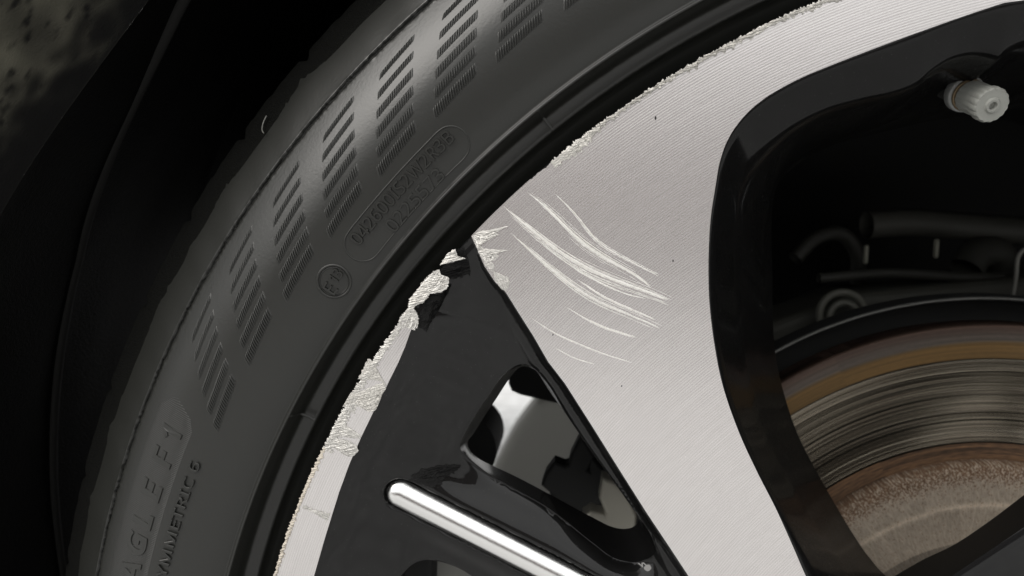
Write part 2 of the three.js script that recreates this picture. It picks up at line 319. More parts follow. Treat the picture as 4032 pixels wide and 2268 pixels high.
// traced outlines, metres from the axle in the wheel's plane
const spokeLeft = [[-.1751,.16802],[-.17385,.16541],[-.17177,.16051],[-.16894,.15633],[-.1662,.15373],[-.16305,.1487],[-.15883,.14208],[-.15491,.13532],[-.15035,.12942],[-.14289,.11773],[-.13571,.1063],[-.12848,.09491],[-.12199,.08521],[-.11699,.07762],[-.10299,.05681]];
const winFront = [[-.07614,.05831],[-.08652,.07902],[-.09021,.08721],[-.09507,.09758],[-.10008,.10713],[-.10521,.11801],[-.10963,.1303],[-.11195,.14073],[-.11345,.15109],[-.11398,.15961],[-.11396,.16977],[-.11361,.17512],[-.11279,.18143],[-.11197,.18709],[-.11045,.19202],[-.10832,.19593],[-.10514,.19981],[-.10081,.20335],[-.09358,.2074],[-.08639,.21044],[-.07714,.21399],[-.06955,.21677],[-.06203,.21943],[-.05307,.22249],[-.0442,.22524],[-.0293,.22898]];
// the opening is taken as the same on both sides: mirrored half, out of view, shades the disc
const AX = 101.6, mirror = ([x, y]) => { const c = Math.cos(2 * AX * D2R), q = Math.sin(2 * AX * D2R); return [c * x + q * y, q * x - c * y]; };
const bothSides = (pts, n) => { const h = polyline(spline(pts, 400).filter(([x, y]) => Math.atan2(y, x) / D2R > AX), n); return [...h, ...h.map(mirror).reverse().slice(1)]; };
const winSmooth = bothSides(winFront, 260);
const toDeg = ([x, y]) => Math.atan2(y, x) / D2R;
const chip = (a) => -0.00025 * Math.max(0, N(a * 3.1, 0.4) + 0.3) - 0.0003 * Math.abs(N(a * 11, 1.4)) - 0.0002 * hash(Math.floor(a * 60));
const RIM = 0.2431;
const topArc = arcPts(RIM, 2 * AX - toDeg(spokeLeft[0]), toDeg(spokeLeft[0]) + 0.05, 700, (a) => a < 131 ? chip(a) : 0);
const slab = (outline, edge, zt, depth) => {          // machined top with a thin edge below it
  const top = sheet(outline, [], edge, () => zt);
  const n = outline.length, wall = grid(n, 1, (u, v, i, j) => [...outline[i % n], zt - depth * j]);
  return mergeGeometries([top.toNonIndexed(), wall.toNonIndexed()]);
};
const faceOutline = [...spokeLeft.map((p) => p), ...winSmooth, ...spokeLeft.map(mirror).reverse(), ...topArc.slice(1, -1)];
const face = mesh('spoke_face', slab(faceOutline, 0.003, 0, 0.0006), M.machined, wheel);
face.userData.label = 'machined silver spoke face with curved scratches';

const lipInner = [[-.19044,.14653],[-.1919,.14264],[-.19325,.13894],[-.19517,.13456],[-.19868,.1276],[-.20234,.12068],[-.20592,.11346],[-.20933,.10595],[-.21257,.09745],[-.21662,.08513],[-.2204,.07287],[-.2263,.0499]];
const lipOuterArc = arcPts(0.243, toDeg([[-.23864,.04921]][0]), toDeg([[-.19487,.14647]][0]), 300, (a) => chip(a * 1.7 + 9) * (a < 152 ? 1 : 0.4));
const lip = mesh('rim_lip', slab([...lipInner, ...lipOuterArc], 0.003, 0.0001, 0.0006), M.machined, wheel);
lip.userData.label = 'narrow silver rim lip with scrapes across it';

// ---- black pocket between lip and spoke
const hole2 = [[-.1628,.13298],[-.16723,.13031],[-.17194,.12365],[-.17601,.11728],[-.17875,.11215],[-.17967,.10993],[-.17946,.10785],[-.17811,.10627],[-.17574,.1038],[-.17167,.10033],[-.1667,.09747],[-.15621,.09167],[-.14979,.0869],[-.14236,.081],[-.13595,.07682],[-.12917,.07595],[-.12536,.07904],[-.12603,.08482],[-.13393,.09665],[-.14177,.10727],[-.14848,.11674],[-.15572,.12841],[-.15904,.13205]];
const hole3 = [[-.19902,.06833],[-.19696,.07087],[-.19373,.07417],[-.19018,.07542],[-.18596,.07499],[-.18049,.07318],[-.17619,.07059],[-.16993,.06592],[-.16066,.05665],[-.17115,.04627],[-.19965,.04467],[-.20119,.0595]];
const rodAxis = [[-.19665,.09601],[-.15146,.07403],[-.11069,.05393]];
const dSpoke = distTo(spokeLeft), tipArc = arcPts(0.243, toDeg(spokeLeft[0]), toDeg([[-.19039,.14974]][0]), 30);
const dLip = distTo([...tipArc, ...lipInner]), dRod = distTo(rodAxis);
const h2s = spline(hole2, 150, true).slice(0, -1), h3s = spline(hole3, 110, true).slice(0, -1);
const dH2 = distTo([...h2s, h2s[0]]), dH3 = distTo([...h3s, h3s[0]]);
function pocketZ(x, y) {
  const a = dSpoke(x, y), b = dLip(x, y), r = dRod(x, y);
  const zs = 0.0004 + 0.0042 * smooth(a, 0, 0.0028) + 0.0052 * smooth(a, 0.002, 0.011);
  const zl = 0.0004 + 0.0078 * smooth(b, -0.012, 0.034) - 0.0078 * smooth(0, -0.012, 0.034);
  let z = -Math.min(zs, zl) ;
  const ridge = smooth(b, 0.006, 0.02);
  z = lerp(z, Math.max(z, -0.0045), (1 - smooth(r, 0.0048, 0.0115)) * ridge);
  z -= 0.0036 * (1 - smooth(r, 0.0033, 0.0046));
  const rr = lerp(0.006, 0.001, smooth(r, 0.012, 0.02));
  for (const [d, k] of [[dH2(x, y), rr], [dH3(x, y), 0.0012]]) { const q = Math.max(0, 1 - d / k); z -= 0.8 * k * (1 - Math.sqrt(1 - q * q * 0.97)); }
  return z;
}
const pocketOutline = [...spokeLeft.slice().reverse(), ...tipArc.slice(1), ...lipInner.slice(1), [[-.22633,.04008]][0], [[-.10405,.04732]][0]];
mesh('spoke_pocket', sheet(pocketOutline, [h2s, h3s], 0.0014, pocketZ, false), M.paintPocket, wheel);
// walls of the openings through the pocket
const back2 = spline([[-.16399,.12876],[-.16672,.12606],[-.17187,.11818],[-.17525,.11296],[-.1783,.10796],[-.18001,.10569],[-.18026,.10445],[-.17954,.10274],[-.17712,.10033],[-.17143,.09753],[-.16769,.09591],[-.16214,.09324],[-.15251,.08823],[-.1429,.08323],[-.1362,.08013],[-.13216,.07979],[-.12958,.08089],[-.12856,.08316],[-.13592,.09376],[-.14361,.10454],[-.15031,.11409],[-.15592,.12206],[-.15996,.12788]], 150, true).slice(0, -1);
mesh('opening_wall', loft([{ pts: h2s, z: (k) => pocketZ(...h2s[k]) + 0.00005 }, { pts: h2s.map((p, k) => [lerp(p[0], back2[k][0], 0.25), lerp(p[1], back2[k][1], 0.25)]), z: -0.014 }, { pts: back2, z: -0.024 }], true), M.wallPaint, wheel);
mesh('opening_wall', loft([{ pts: h3s, z: (k) => pocketZ(...h3s[k]) + 0.00005 }, { pts: h3s.map(([x, y]) => [x, y - 0.0035]), z: -0.02 }], true), M.wallPaint, wheel);

// ---- wall of the large opening
const midDeep = bothSides([[-.05444,.04364],[-.06584,.06693],[-.07254,.07639],[-.07979,.08591],[-.08772,.09903],[-.09327,.11092],[-.09773,.12513],[-.10013,.13618],[-.10151,.14784],[-.10214,.15744],[-.10232,.16695],[-.10231,.17378],[-.10189,.1783],[-.10117,.18336],[-.09974,.18728],[-.09764,.19039],[-.09338,.19413],[-.08595,.19914],[-.07747,.203],[-.06796,.20549],[-.06009,.20712],[-.05442,.20941],[-.05043,.21299],[-.0454,.2161],[-.03926,.21726],[-.03298,.21568],[-.0286,.2116],[-.01232,.21188]], 260);
const midShallow = bothSides([[-.06255,.05541],[-.07295,.07664],[-.07905,.08526],[-.08566,.09394],[-.09288,.1059],[-.09795,.11674],[-.10202,.12969],[-.1042,.13977],[-.10546,.1504],[-.10603,.15915],[-.1062,.16782],[-.10619,.17404],[-.10581,.17816],[-.10515,.18278],[-.10385,.18635],[-.10193,.18918],[-.09805,.1926],[-.09127,.19716],[-.08354,.20068],[-.07487,.20295],[-.0677,.20444],[-.06253,.20652],[-.05889,.20978],[-.05431,.21262],[-.04871,.21368],[-.04299,.21224],[-.039,.20852],[-.02416,.20878]], 260);
const shallow = winSmooth.map(([x, y]) => smooth(y, 0.165, 0.205)), winMid = midDeep.map((p, k) => [lerp(p[0], midShallow[k][0], shallow[k]), lerp(p[1], midShallow[k][1], shallow[k])]);
const midZ = (f, d) => (k) => lerp(-0.026, -0.006, shallow[k]) * f - d;
const winBack = bothSides([[-.04654,.02636],[-.04262,.05052],[-.04739,.05656],[-.05216,.06259],[-.06318,.08006],[-.07423,.10011],[-.0792,.11343],[-.08261,.12668],[-.0841,.13983],[-.08469,.15286],[-.08531,.16318],[-.08558,.17086],[-.08544,.17722],[-.08425,.18229],[-.08192,.18606],[-.07834,.18919],[-.06937,.1945],[-.05859,.19777],[-.04908,.20015],[-.03967,.20251],[-.03151,.20486],[-.02574,.20661],[-.01994,.20751],[-.01417,.20829],[-.01117,.20861],[.00533,.20985]], 260);
mesh('window_wall', loft([{ pts: winSmooth, z: -0.0003 }, { pts: winSmooth.map((p, k) => [lerp(p[0], winMid[k][0], 0.07), lerp(p[1], winMid[k][1], 0.07)]), z: midZ(0.03, 0) }, { pts: winSmooth.map((p, k) => [lerp(p[0], winMid[k][0], 0.2), lerp(p[1], winMid[k][1], 0.2)]), z: midZ(0.12, 0) }, { pts: winSmooth.map((p, k) => [lerp(p[0], winMid[k][0], 0.85), lerp(p[1], winMid[k][1], 0.85)]), z: midZ(0.82, 0) },
  { pts: winMid, z: midZ(1, 0) }, { pts: winMid.map((p, k) => [lerp(p[0], winBack[k][0], 0.15), lerp(p[1], winBack[k][1], 0.15)]), z: midZ(1, 0.005) }, { pts: winMid.map((p, k) => [lerp(p[0], winBack[k][0], 0.8), lerp(p[1], winBack[k][1], 0.8)]), z: -0.05 }, { pts: winBack, z: -0.055 }], false, true), M.wallPaint, wheel);

// neighbouring spoke at the lower right: its black side and its grey-looking gloss face, run on out of view to darken the disc
const nbFront = spline([[-.05565,.05335],[-.05129,.06979],[-.04437,.07594],[-.03556,.08323],[-.02726,.09006],[-.00996,.10499],[.00284,.11616],[.0163,.1271]], 60), nbBack = spline([[-.05045,.03225],[-.04668,.05546],[-.03972,.06245],[-.02803,.06956],[-.01779,.07782],[-.00821,.08658],[.01184,.10437],[.02672,.11721],[.04224,.13098]], 60);
const nbFar = spline([[-.03116,.04647],[-.02538,.05382],[-.01778,.06349],[-.01013,.07073],[-.00276,.08011],[.00609,.09384],[.01961,.10741],[.03298,.11852]], 60);
mesh('spoke_side', loft([{ pts: nbFar, z: -0.011 }, { pts: nbFront.map((p, k) => [lerp(p[0], nbFar[k][0], 0.1), lerp(p[1], nbFar[k][1], 0.1)]), z: -0.0095 }, { pts: nbFront, z: -0.0105 }], false), M.paint, wheel);
mesh('spoke_edge', loft([{ pts: nbFront, z: -0.0105 }, { pts: nbFront.map((p, k) => [lerp(p[0], nbBack[k][0], 0.15), lerp(p[1], nbBack[k][1], 0.15)]), z: -0.016 }, { pts: nbBack, z: -0.045 }], false), M.paintDull, wheel);

// hub in the middle of the wheel, just below the picture
mesh('hub', revolve([[0.0005, -0.002], [0.03, -0.002], [0.034, -0.004], [0.036, -0.009], [0.066, -0.0125], [0.072, -0.015], [0.074, -0.045]], 0, 360, 160, null, 0.5), M.paint, wheel);

// ---- chrome strip set in the pocket
{
  const [[x0, y0], [x1, y1]] = [rodAxis[0], rodAxis[2]], L = Math.hypot(x1 - x0, y1 - y0), r = 0.0041;
  const g = new THREE.CapsuleGeometry(r, L, 12, 32); g.rotateZ(Math.atan2(y1 - y0, x1 - x0) - Math.PI / 2); g.translate((x0 + x1) / 2, (y0 + y1) / 2, -0.0058);
  mesh('chrome_strip', g, M.chrome, wheel).userData.label = 'bright chrome strip set into the black pocket';
}

// ---- scrapes: rough bright bands where metal was torn
function scrape(outer, inner, n, m, z, amp, freq, mat, parent, name = 'scrape', trace = spline, zf) {
  const A = trace(outer, n), B = trace(inner, n);
  parent = parent ?? face; m *= 2;
  const drag = (x, y) => { const a = x * 0.97 + y * 0.24, b = -x * 0.24 + y * 0.97; return N(a * 320, b * 3200, 0.3) + 0.6 * N(a * 900, b * 7000, 1.7) + 0.5 * N(a * freq, b * freq, 3.1); };
  const g = grid(n, m, (u, v, i, j) => {
    const edge = Math.pow(Math.sin(Math.PI * v), 0.4) * Math.pow(Math.sin(Math.PI * clamp(u, 0.004, 0.996)), 0.3), rag = 0.0005 * (N(i * 0.37, 0.9, 2.2) + 0.7 * N(i * 0.93, 2.9, 1.2) + 0.35 * (hash(i * 3 + n) - 0.5)) * (name === 'scrape' ? 1 : 2.4);
    const w = j === 0 ? rag : j === m ? -rag : 0, ax = B[i][0] - A[i][0], ay = B[i][1] - A[i][1], l = Math.hypot(ax, ay) + 1e-6;
    const x = lerp(A[i][0], B[i][0], v) + ax / l * w, y = lerp(A[i][1], B[i][1], v) + ay / l * w;
    return [x, y, z - 0.00002 + edge * amp * (0.45 + 0.75 * drag(x, y)) + (zf ? zf(x, y) : 0)];
  });
  return mesh(name, toCreasedNormals(g, 0.6), mat, parent);
}
// along the outer edge of the spoke: width varies
const band = (a0, a1, n, w, R = RIM) => [arcPts(R, a0, a1, n, (a) => 0.0004 * N(a * 5, 0.3) + 0.0003 * N(a * 21, 2.3)), arcPts(R, a0, a1, n, (a) => -w(a))];
{
  const a0 = toDeg([[-.15456,.1875]][0]), a1 = toDeg([[-.08697,.22605]][0]);
  const [o, i] = band(a0, a1 - 6, 620, (a) => 0.0008 + 0.0011 * Math.max(0, N(a * 0.9, 0.2) + 0.35) + 0.0016 * Math.max(0, N(a * 3.7, 3.2)) + 0.0012 * Math.exp(-(((a - a0 + 1.6) / 1.3) ** 2)));
  scrape(o, i, 620, 6, 0.0001, 0.0006, 900, M.bare, face).userData.label = 'long rough scrape along the outer edge';
}
const G1 = [[-.18359,.16077],[-.18262,.16235],[-.1815,.16376],[-.18055,.16447],[-.17959,.16502]], G1b = [[-.18232,.16106],[-.17978,.16174],[-.17693,.16262],[-.17898,.16331],[-.17944,.16499]];
scrape(G1, G1b, 40, 14, 0.0001, 0.0004, 1100, M.gouge, lip);
const G2 = [[-.18376,.15951],[-.18519,.15919],[-.18632,.15823],[-.18841,.15616],[-.19004,.15377],[-.19102,.15281],[-.19201,.15121],[-.19249,.14904],[-.19469,.14651],[-.19501,.14471]], G2b = [[-.18345,.15834],[-.18267,.15763],[-.18124,.15749],[-.18141,.15607],[-.1819,.15464],[-.18318,.15368],[-.18494,.15327],[-.18654,.15301],[-.18703,.15206],[-.188,.15095],[-.19068,.14942],[-.18964,.14693],[-.18997,.14406],[-.19095,.14326]];
scrape(G2, G2b, 110, 14, 0.0001, 0.00035, 1000, M.gouge, lip).userData.label = 'bright torn patch at the broken end of the lip';
scrape([[-.17493,.16847],[-.1747,.16754],[-.17424,.16661],[-.17369,.16537],[-.17331,.16412],[-.17253,.16288],[-.17144,.16156]], [[-.17328,.16974],[-.16969,.17025],[-.16549,.17109],[-.16766,.17004],[-.16868,.16926],[-.16782,.16883],[-.17032,.16799],[-.17329,.16698],[-.17267,.16599],[-.17221,.16512],[-.16814,.16496],[-.16526,.16482],[-.16846,.16384],[-.16807,.16306],[-.1694,.162],[-.17097,.16152]], 90, 16, 0.0001, 0.00034, 1200, M.gouge, face, 'scrape', polyline);
scrape([[-.17199,.16164],[-.17097,.16149],[-.1694,.1615],[-.16933,.15931]], [[-.1716,.1607],[-.17097,.16008],[-.17003,.15931],[-.16956,.15908]], 24, 6, 0.0001, 0.0002, 1200, M.gouge);
scrape([[-.16941,.15931],[-.16784,.1587],[-.16628,.15793],[-.16534,.15728],[-.16531,.15544]], [[-.16925,.15759],[-.16832,.15588],[-.16722,.15463],[-.16652,.15414],[-.16565,.15473]], 40, 12, 0.0001, 0.0002, 1400, M.gouge);
// black paint scuffed at the tip
scrape([[-.18268,.16062],[-.17996,.16127],[-.17756,.16208],[-.17613,.16241]], [[-.18398,.15855],[-.18271,.15745],[-.17919,.15732],[-.17567,.15862]], 50, 16, 0.0002, 0.0006, 700, M.paintWorn, wheel, 'scuffed_paint', spline, pocketZ);
scrape([[-.17977,.16475],[-.1785,.16491],[-.17722,.16539]], [[-.17914,.16349],[-.17771,.16287],[-.17644,.16288]], 24, 10, 0.0002, 0.0005, 700, M.paintWorn, wheel, 'scuffed_paint', spline, pocketZ);
scrape([[-.18714,.1525],[-.18487,.15284],[-.18293,.15335],[-.18097,.15577]], [[-.19031,.1454],[-.18815,.14288],[-.18593,.14582],[-.18078,.15524]], 40, 12, 0.0002, 0.0006, 600, M.paintWorn, wheel, 'scuffed_paint', spline, pocketZ);
scrape([[-.19375,.09971],[-.1914,.10252],[-.18565,.10387],[-.17956,.10406]], [[-.18801,.09814],[-.18532,.09882],[-.18301,.10124],[-.17976,.10328]], 30, 10, 0.0002, 0.0006, 500, M.paintWorn, wheel, 'scuffed_paint', spline, pocketZ);
// on the lip
const bandL = (p, q, n, w0, amp, mat, lab) => { const a0 = toDeg(p), a1 = toDeg(q), [o, i] = band(a0, a1, n, (a) => w0 * (0.65 + 0.9 * Math.abs(N(a * 2.3, 4.2)) + 0.4 * N(a * 9, 1)), 0.24315); const s = scrape(o, i, n, 5, 0.0002, amp, 1000, mat, lip); if (lab) s.userData.label = lab; };
bandL([[-.19532,.1456]][0], [[-.20832,.12551]][0], 190, 0.0022, 0.0004, M.gouge);
bandL([[-.20786,.12608]][0], [[-.21664,.10967]][0], 160, 0.0034, 0.0004, M.gouge);
bandL([[-.21617,.11025]][0], [[-.23864,.04921]][0], 420, 0.0011, 0.0006, M.corroded, 'brown-grey pitted strip along the lip edge');
scrape([[-.20645,.12964],[-.20317,.13522],[-.20214,.1342]], [[-.20223,.12947],[-.20013,.12899],[-.19847,.12771]], 30, 16, 0.0002, 0.0003, 1300, M.bare, lip);
scrape([[-.20867,.12563],[-.2044,.12678],[-.19962,.12847],[-.19869,.12717]], [[-.21089,.12186],[-.20716,.12195],[-.20241,.12074],[-.19956,.12594]], 40, 16, 0.0002, 0.00035, 1300, M.bare, lip);
scrape([[-.21206,.11756],[-.20995,.11654],[-.206,.11387]], [[-.21429,.11428],[-.21162,.11355],[-.20629,.113]], 34, 12, 0.0002, 0.0003, 1300, M.gouge, lip);
scrape([[-.2154,.1129],[-.21164,.11274],[-.20793,.1115],[-.20668,.10977]], [[-.21599,.11111],[-.2128,.10948],[-.20908,.10786],[-.20702,.10911]], 40, 12, 0.0002, 0.0003, 1300, M.gouge, lip);
scrape([[-.22273,.09344],[-.21922,.09219],[-.21521,.09141]], [[-.22324,.09276],[-.21952,.09124],[-.21603,.08917]], 34, 8, 0.0002, 0.00022, 1300, M.gouge, lip);

// ---- scratches swept across the spoke: each a bundle of fine strands, denser along its middle
function scratch(pts, w, strands, tone) {
  let c = spline(pts, 120); const parts = [];
  for (let q = 0; q < 60; q++) c = c.map((p, i) => i && i < 120 ? [(c[i - 1][0] + 2 * p[0] + c[i + 1][0]) / 4, (c[i - 1][1] + 2 * p[1] + c[i + 1][1]) / 4] : p);
  strands = Math.round(strands * 1.15);
  for (let k = 0; k < strands; k++) {
    const main = k < strands * 0.25, off = main ? (rnd() - 0.5) * w * 0.35 : (rnd() + rnd() - 1) * w * 1.05, u0 = main ? rnd() * 0.06 : rnd() * 0.5, u1 = main ? 1 - rnd() * 0.05 : Math.min(1, u0 + 0.25 + rnd() * 0.5), sw = (main ? 0.00017 : 0.00009) * (0.6 + 0.8 * rnd()), a0 = Math.floor(u0 * 118), a1 = Math.max(a0 + 12, Math.floor(u1 * 119)), sd = rnd() * 90, am = 0.00004 + 0.00005 * rnd();
    const n = Math.min(a1, 119) - a0;
    parts.push(grid(n, 2, (u, v, i) => {
      const t = a0 + i, p = c[t], q = c[t + 1], dx = q[0] - p[0], dy = q[1] - p[1], l = Math.hypot(dx, dy), taper = Math.min(1, 9 * u + 0.05, 22 * (1 - u) + 0.15), fan = Math.pow(Math.sin(Math.PI * clamp(t / 119 * 0.72 + 0.05, 0, 1)), 0.7);
      const o = off * fan + 0.00004 * N(t * 0.12, sd) + (v - 0.5) * sw * taper * (0.7 + 0.8 * N(t * 0.5, sd, 3.3));
      return [p[0] - dy / l * o, p[1] + dx / l * o, 0.00002 + 0.000002 * k + (v === 0.5 ? am * taper * (0.6 + N(t * 0.9, sd)) : 0)];
    }));
  }
  return mesh('scratch', mergeGeometries(parts), tone ?? M.scratch, face);
}
scratch([[-.16063,.1799],[-.15753,.17751],[-.15443,.17478],[-.15029,.17068],[-.1458,.16659],[-.14133,.16352],[-.13653,.1608],[-.13173,.15809],[-.12811,.15502]], 0.0016, 32);
scratch([[-.15377,.17989],[-.14827,.17444],[-.1424,.16729],[-.13657,.16355],[-.13212,.16118],[-.12632,.15831]], 0.0008, 14);
scratch([[-.16667,.17614],[-.16303,.17306],[-.15784,.16894],[-.15369,.16569],[-.14678,.16125],[-.13989,.15802],[-.13304,.15549],[-.1269,.15331],[-.12297,.15163]], 0.0019, 40);
scratch([[-.15784,.16757],[-.15368,.16414],[-.14676,.15935],[-.14159,.15662],[-.13471,.15357],[-.12925,.15242]], 0.0006, 10);
scratch([[-.16476,.16927],[-.1606,.16548],[-.15504,.16067],[-.14949,.1562],[-.14325,.15209],[-.13635,.14904],[-.1305,.14668],[-.12518,.14432]], 0.0015, 30);
scratch([[-.14743,.15726],[-.13982,.15248],[-.13294,.14943],[-.12693,.1468]], 0.0009, 16);
scratch([[-.15013,.14991],[-.14491,.14683],[-.13971,.14445],[-.13179,.14212]], 0.0005, 12);
scratch([[-.15951,.14698],[-.15356,.14319],[-.14658,.14012],[-.13962,.13741],[-.1327,.13543]], 0.0004, 8);
scratch([[-.15283,.13895],[-.14828,.13655],[-.14271,.13488]], 0.00025, 6);
// dark paint chip and small nicks
for (const [p, r] of [[[[-.12813,.19838]][0], 0.0004], [[[-.12297,.1623]][0], 0.00025], [[[-.15369,.14258]][0], 0.00022], [[[-.13553,.1292]][0], 0.0002]]) { const c = new THREE.CircleGeometry(r, 9); c.scale(0.6, 1.2, 1); c.translate(p[0], p[1], 0.00006); mesh('nick', c, M.dark, face); }

// ---- valve
{
  const tip = new THREE.Vector3([[-.04147,.20193]][0][0], [[-.04147,.20193]][0][1], -0.012), ax = new THREE.Vector3(0.135, -0.37, 0.919).normalize();
  const v = new THREE.Group(); v.name = 'valve'; v.position.copy(tip); v.quaternion.setFromUnitVectors(new THREE.Vector3(0, 0, 1), ax); wheel.add(v);
  const flutes = (R, a, sharp) => R * (1 + 0.05 * sharp * Math.abs(Math.sin(a * 8)) - 0.035 * sharp);
  const prof = [[0.0001, -0.0007], [0.0008, -0.0007], [0.001, -0.0001], [0.0011, 0.0003], [0.0017, 0.0003], [0.0021, -0.0002], [0.0036, -0.0003], [0.0042, -0.0001], [0.00455, -0.0006], [0.00465, -0.0016], [0.00455, -0.0028], [0.00425, -0.0036], [0.0043, -0.0095], [0.0040, -0.0101], [0.0034, -0.0103]];
  const g = grid(128, prof.length - 1, (u, w, i, j) => { const a = u * 2 * Math.PI, [R, z] = prof[j], r = j < 7 ? R : flutes(R, a, j < 11 ? 1 : 0.7); return [r * Math.cos(a), r * Math.sin(a), z]; }, (u, w) => [u * 0.03, w * 0.02], true);
  mesh('valve_cap', toCreasedNormals(g, 0.7), M.valve, v).userData.label = 'pale grey fluted dust cap';
  const lathe = (pr, m, n) => { const q = new THREE.LatheGeometry(pr.map(([r, z]) => new THREE.Vector2(r, z)), 48); q.rotateX(Math.PI / 2); return mesh(n, q, m, v); };
  lathe([[0.0001, -0.0104], [0.0041, -0.0104], [0.0044, -0.0109], [0.0042, -0.0116], [0.002, -0.0117]].reverse(), M.brass, 'valve_stem');
  lathe([[0.0001, -0.0112], [0.0046, -0.0114], [0.005, -0.0121], [0.005, -0.0138], [0.0046, -0.0146], [0.0036, -0.0155]].reverse(), M.collar, 'valve_collar');
  lathe([[0.0001, -0.015], [0.0035, -0.0153], [0.0034, -0.03]].reverse(), M.dark, 'valve_stem');
}

// ---------------------------------------------------------------- brake
{
  const t = thing('brake_disc', 'rusty brake disc with polished ring behind the large opening', 'brake disc');
  const ringTex = (fn) => tex(64, 1024, fn, true);
  const DZ = -0.0806;
  const discProf = []; for (let k = 0; k <= 160; k++) { const R = lerp(0.086, 0.1345, k / 160); const inR = R > 0.0925 && R < 0.1228; discProf.push([R, DZ + (R > 0.1228 ? 0.0004 : 0) + (R < 0.0925 ? 0.0003 : 0) + (inR ? 0.00005 * N(R * 2600, 0.2) + 0.00006 * N(R * 900, 1.2) : 0)]); }
  discProf.push([0.1349, DZ - 0.0006], [0.1349, DZ - 0.011]);
  const mk = (lo, hi, extra = []) => revolve([...discProf.filter(([R]) => R >= lo - 1e-6 && R <= hi + 1e-6), ...extra], 0, 360, 900, null, 0);
  const setV = (g, lo, hi, ku = 0.5) => { const p = g.attributes.position, uv = g.attributes.uv; for (let i = 0; i < p.count; i++) uv.setXY(i, Math.atan2(p.getY(i), p.getX(i)) * ku, (Math.hypot(p.getX(i), p.getY(i)) - lo) / (hi - lo)); return g; };
  const pol = mesh('friction_ring', setV(mk(0.0925, 0.1228), 0.0925, 0.1228), phy({ color: col(0.39, 0.36, 0.31), metalness: 1, roughness: 0.27, bumpScale: 0.00012, bumpMap: tex(4, 512, (u, v, i, j) => 0.5 + 0.35 * N(v * 60, 0.4, 0.3) + 0.4 * (hash(Math.floor(j / 3)) - 0.5)), anisotropy: 0.65, anisotropyRotation: Math.PI / 2,
    map: tex(256, 512, (u, v, i, j) => { const k = (0.74 + 0.3 * N(v * 60, 0.5, 0.3) + 0.3 * (hash(Math.floor(j / 3)) - 0.5) + 0.05 * N(v * 200, u * 2, 2.3)) * (1 - 0.55 * smooth(N(v * 34, 7.7, 0), 0.3, 0.5)); return [k, k * 0.98, k * 0.94]; }, true) }), t);
  pol.userData.label = 'polished grooved ring';
  mesh('outer_rust_ring', setV(mk(0.1228, 0.135, discProf.slice(-2)), 0.1228, 0.135), std({ roughness: 0.62, metalness: 0.35, color: col(1),
    map: tex(256, 256, (u, v, i, j) => { const s = clamp(v, 0, 1), n = 0.5 + 0.5 * N(s * 14, u * 3, 0.3) + 0.2 * N(u * 120, s * 40, 1.1), a = [0.40, 0.31, 0.18], b = [0.30, 0.21, 0.17], c = [0.33, 0.3, 0.275]; const w = smooth(s + 0.04 * N(u * 6, 0.2), 0.42, 0.56), q = smooth(s, 0.6, 0.95) * 0.6; return [0, 1, 2].map((k) => lerp(lerp(a[k], c[k], w), b[k], q) * (0.8 + 0.4 * n)); }, true) }), t).userData.label = 'brown rusty outer band';
  mesh('inner_rust_ring', setV(mk(0.086, 0.0925), 0.086, 0.0925), std({ roughness: 0.7, metalness: 0.3, color: col(1), map: tex(256, 128, (u, v, i, j) => { const n = 0.8 + 0.3 * N(v * 10, u * 4, 0.5) + 0.25 * N(u * 60, v * 12, 3); return [0.40 * n, 0.30 * n, 0.215 * n]; }, true) }), t).userData.label = 'orange rusty inner band';
  const hat = [[0.0862, DZ - 0.001], [0.0866, -0.0775], [0.0861, -0.0752], [0.0848, -0.0742], [0.08, -0.0738], [0.074, -0.0736], [0.0725, -0.0731], [0.0712, -0.0736], [0.06, -0.0738], [0.0585, -0.0728], [0.056, -0.0722], [0.03, -0.072]].reverse();
  const hm = revolve(hat, 0, 360, 500, (R, z, a) => [R, z + 0.00025 * N(R * 700, a * 50, 0.3)], 0.9);
  setV(hm, 0, 0.1, 2.5);
  mesh('disc_hat', hm, std({ roughness: 0.75, metalness: 0.1, color: col(1), bumpMap: rep(grain, 6, 2), bumpScale: 0.0006,
    map: tex(512, 512, (u, v, i, j) => { const R = v * 0.1, e = smooth(R, 0.076, 0.0845), n = N(u * 66, v * 150, 0.3) + 0.6 * N(u * 140, v * 300, 2.3), rust = smooth(n + e * 0.8, 0.2, 1.1); const pale = [0.55, 0.51, 0.46], ru = [0.34, 0.26, 0.195], k = 0.92 + 0.16 * N(u * 40, v * 40, 7) + 0.28 * Math.exp(-(((R - 0.0722) / 0.0011) ** 2)) + 0.3 * smooth(R, 0.0592, 0.058); return [0, 1, 2].map((q) => lerp(pale[q], ru[q], rust) * k); }, true) }), t).userData.label = 'pale speckled hat with rusty rim';
  const b = thing('brake_backing_plate', 'black backing plate with glinting edge just behind the rusty disc', 'backing plate');
  mesh('plate', revolve([[0.05, -0.1], [0.137, -0.1], [0.1405, -0.0985], [0.1418, -0.094], [0.1424, -0.0895], [0.1431, -0.089], [0.1436, -0.0895], [0.1438, -0.1]], 0, 360, 400, null, 0.5), M.dark, b);
  mesh('plate_edge', revolve([[0.1425, -0.0892], [0.1429, -0.0885], [0.1433, -0.0885], [0.1437, -0.0892]], 60, 135, 700, (R, z, a) => [R + 0.0001 * N(a * 300, 0.2), z + 0.0003 * Math.max(0, N(a * 190, 1.4)) + 0.0002 * N(a * 600, 2)], 0), std({ color: col(0.2, 0.2, 0.19), metalness: 0.7, roughness: 0.4 }), b);  // paler metal than the plate stands for the dotted highlight
  const k = thing('suspension_upright', 'dark suspension casting with round boss and bolts behind the disc', 'suspension part');
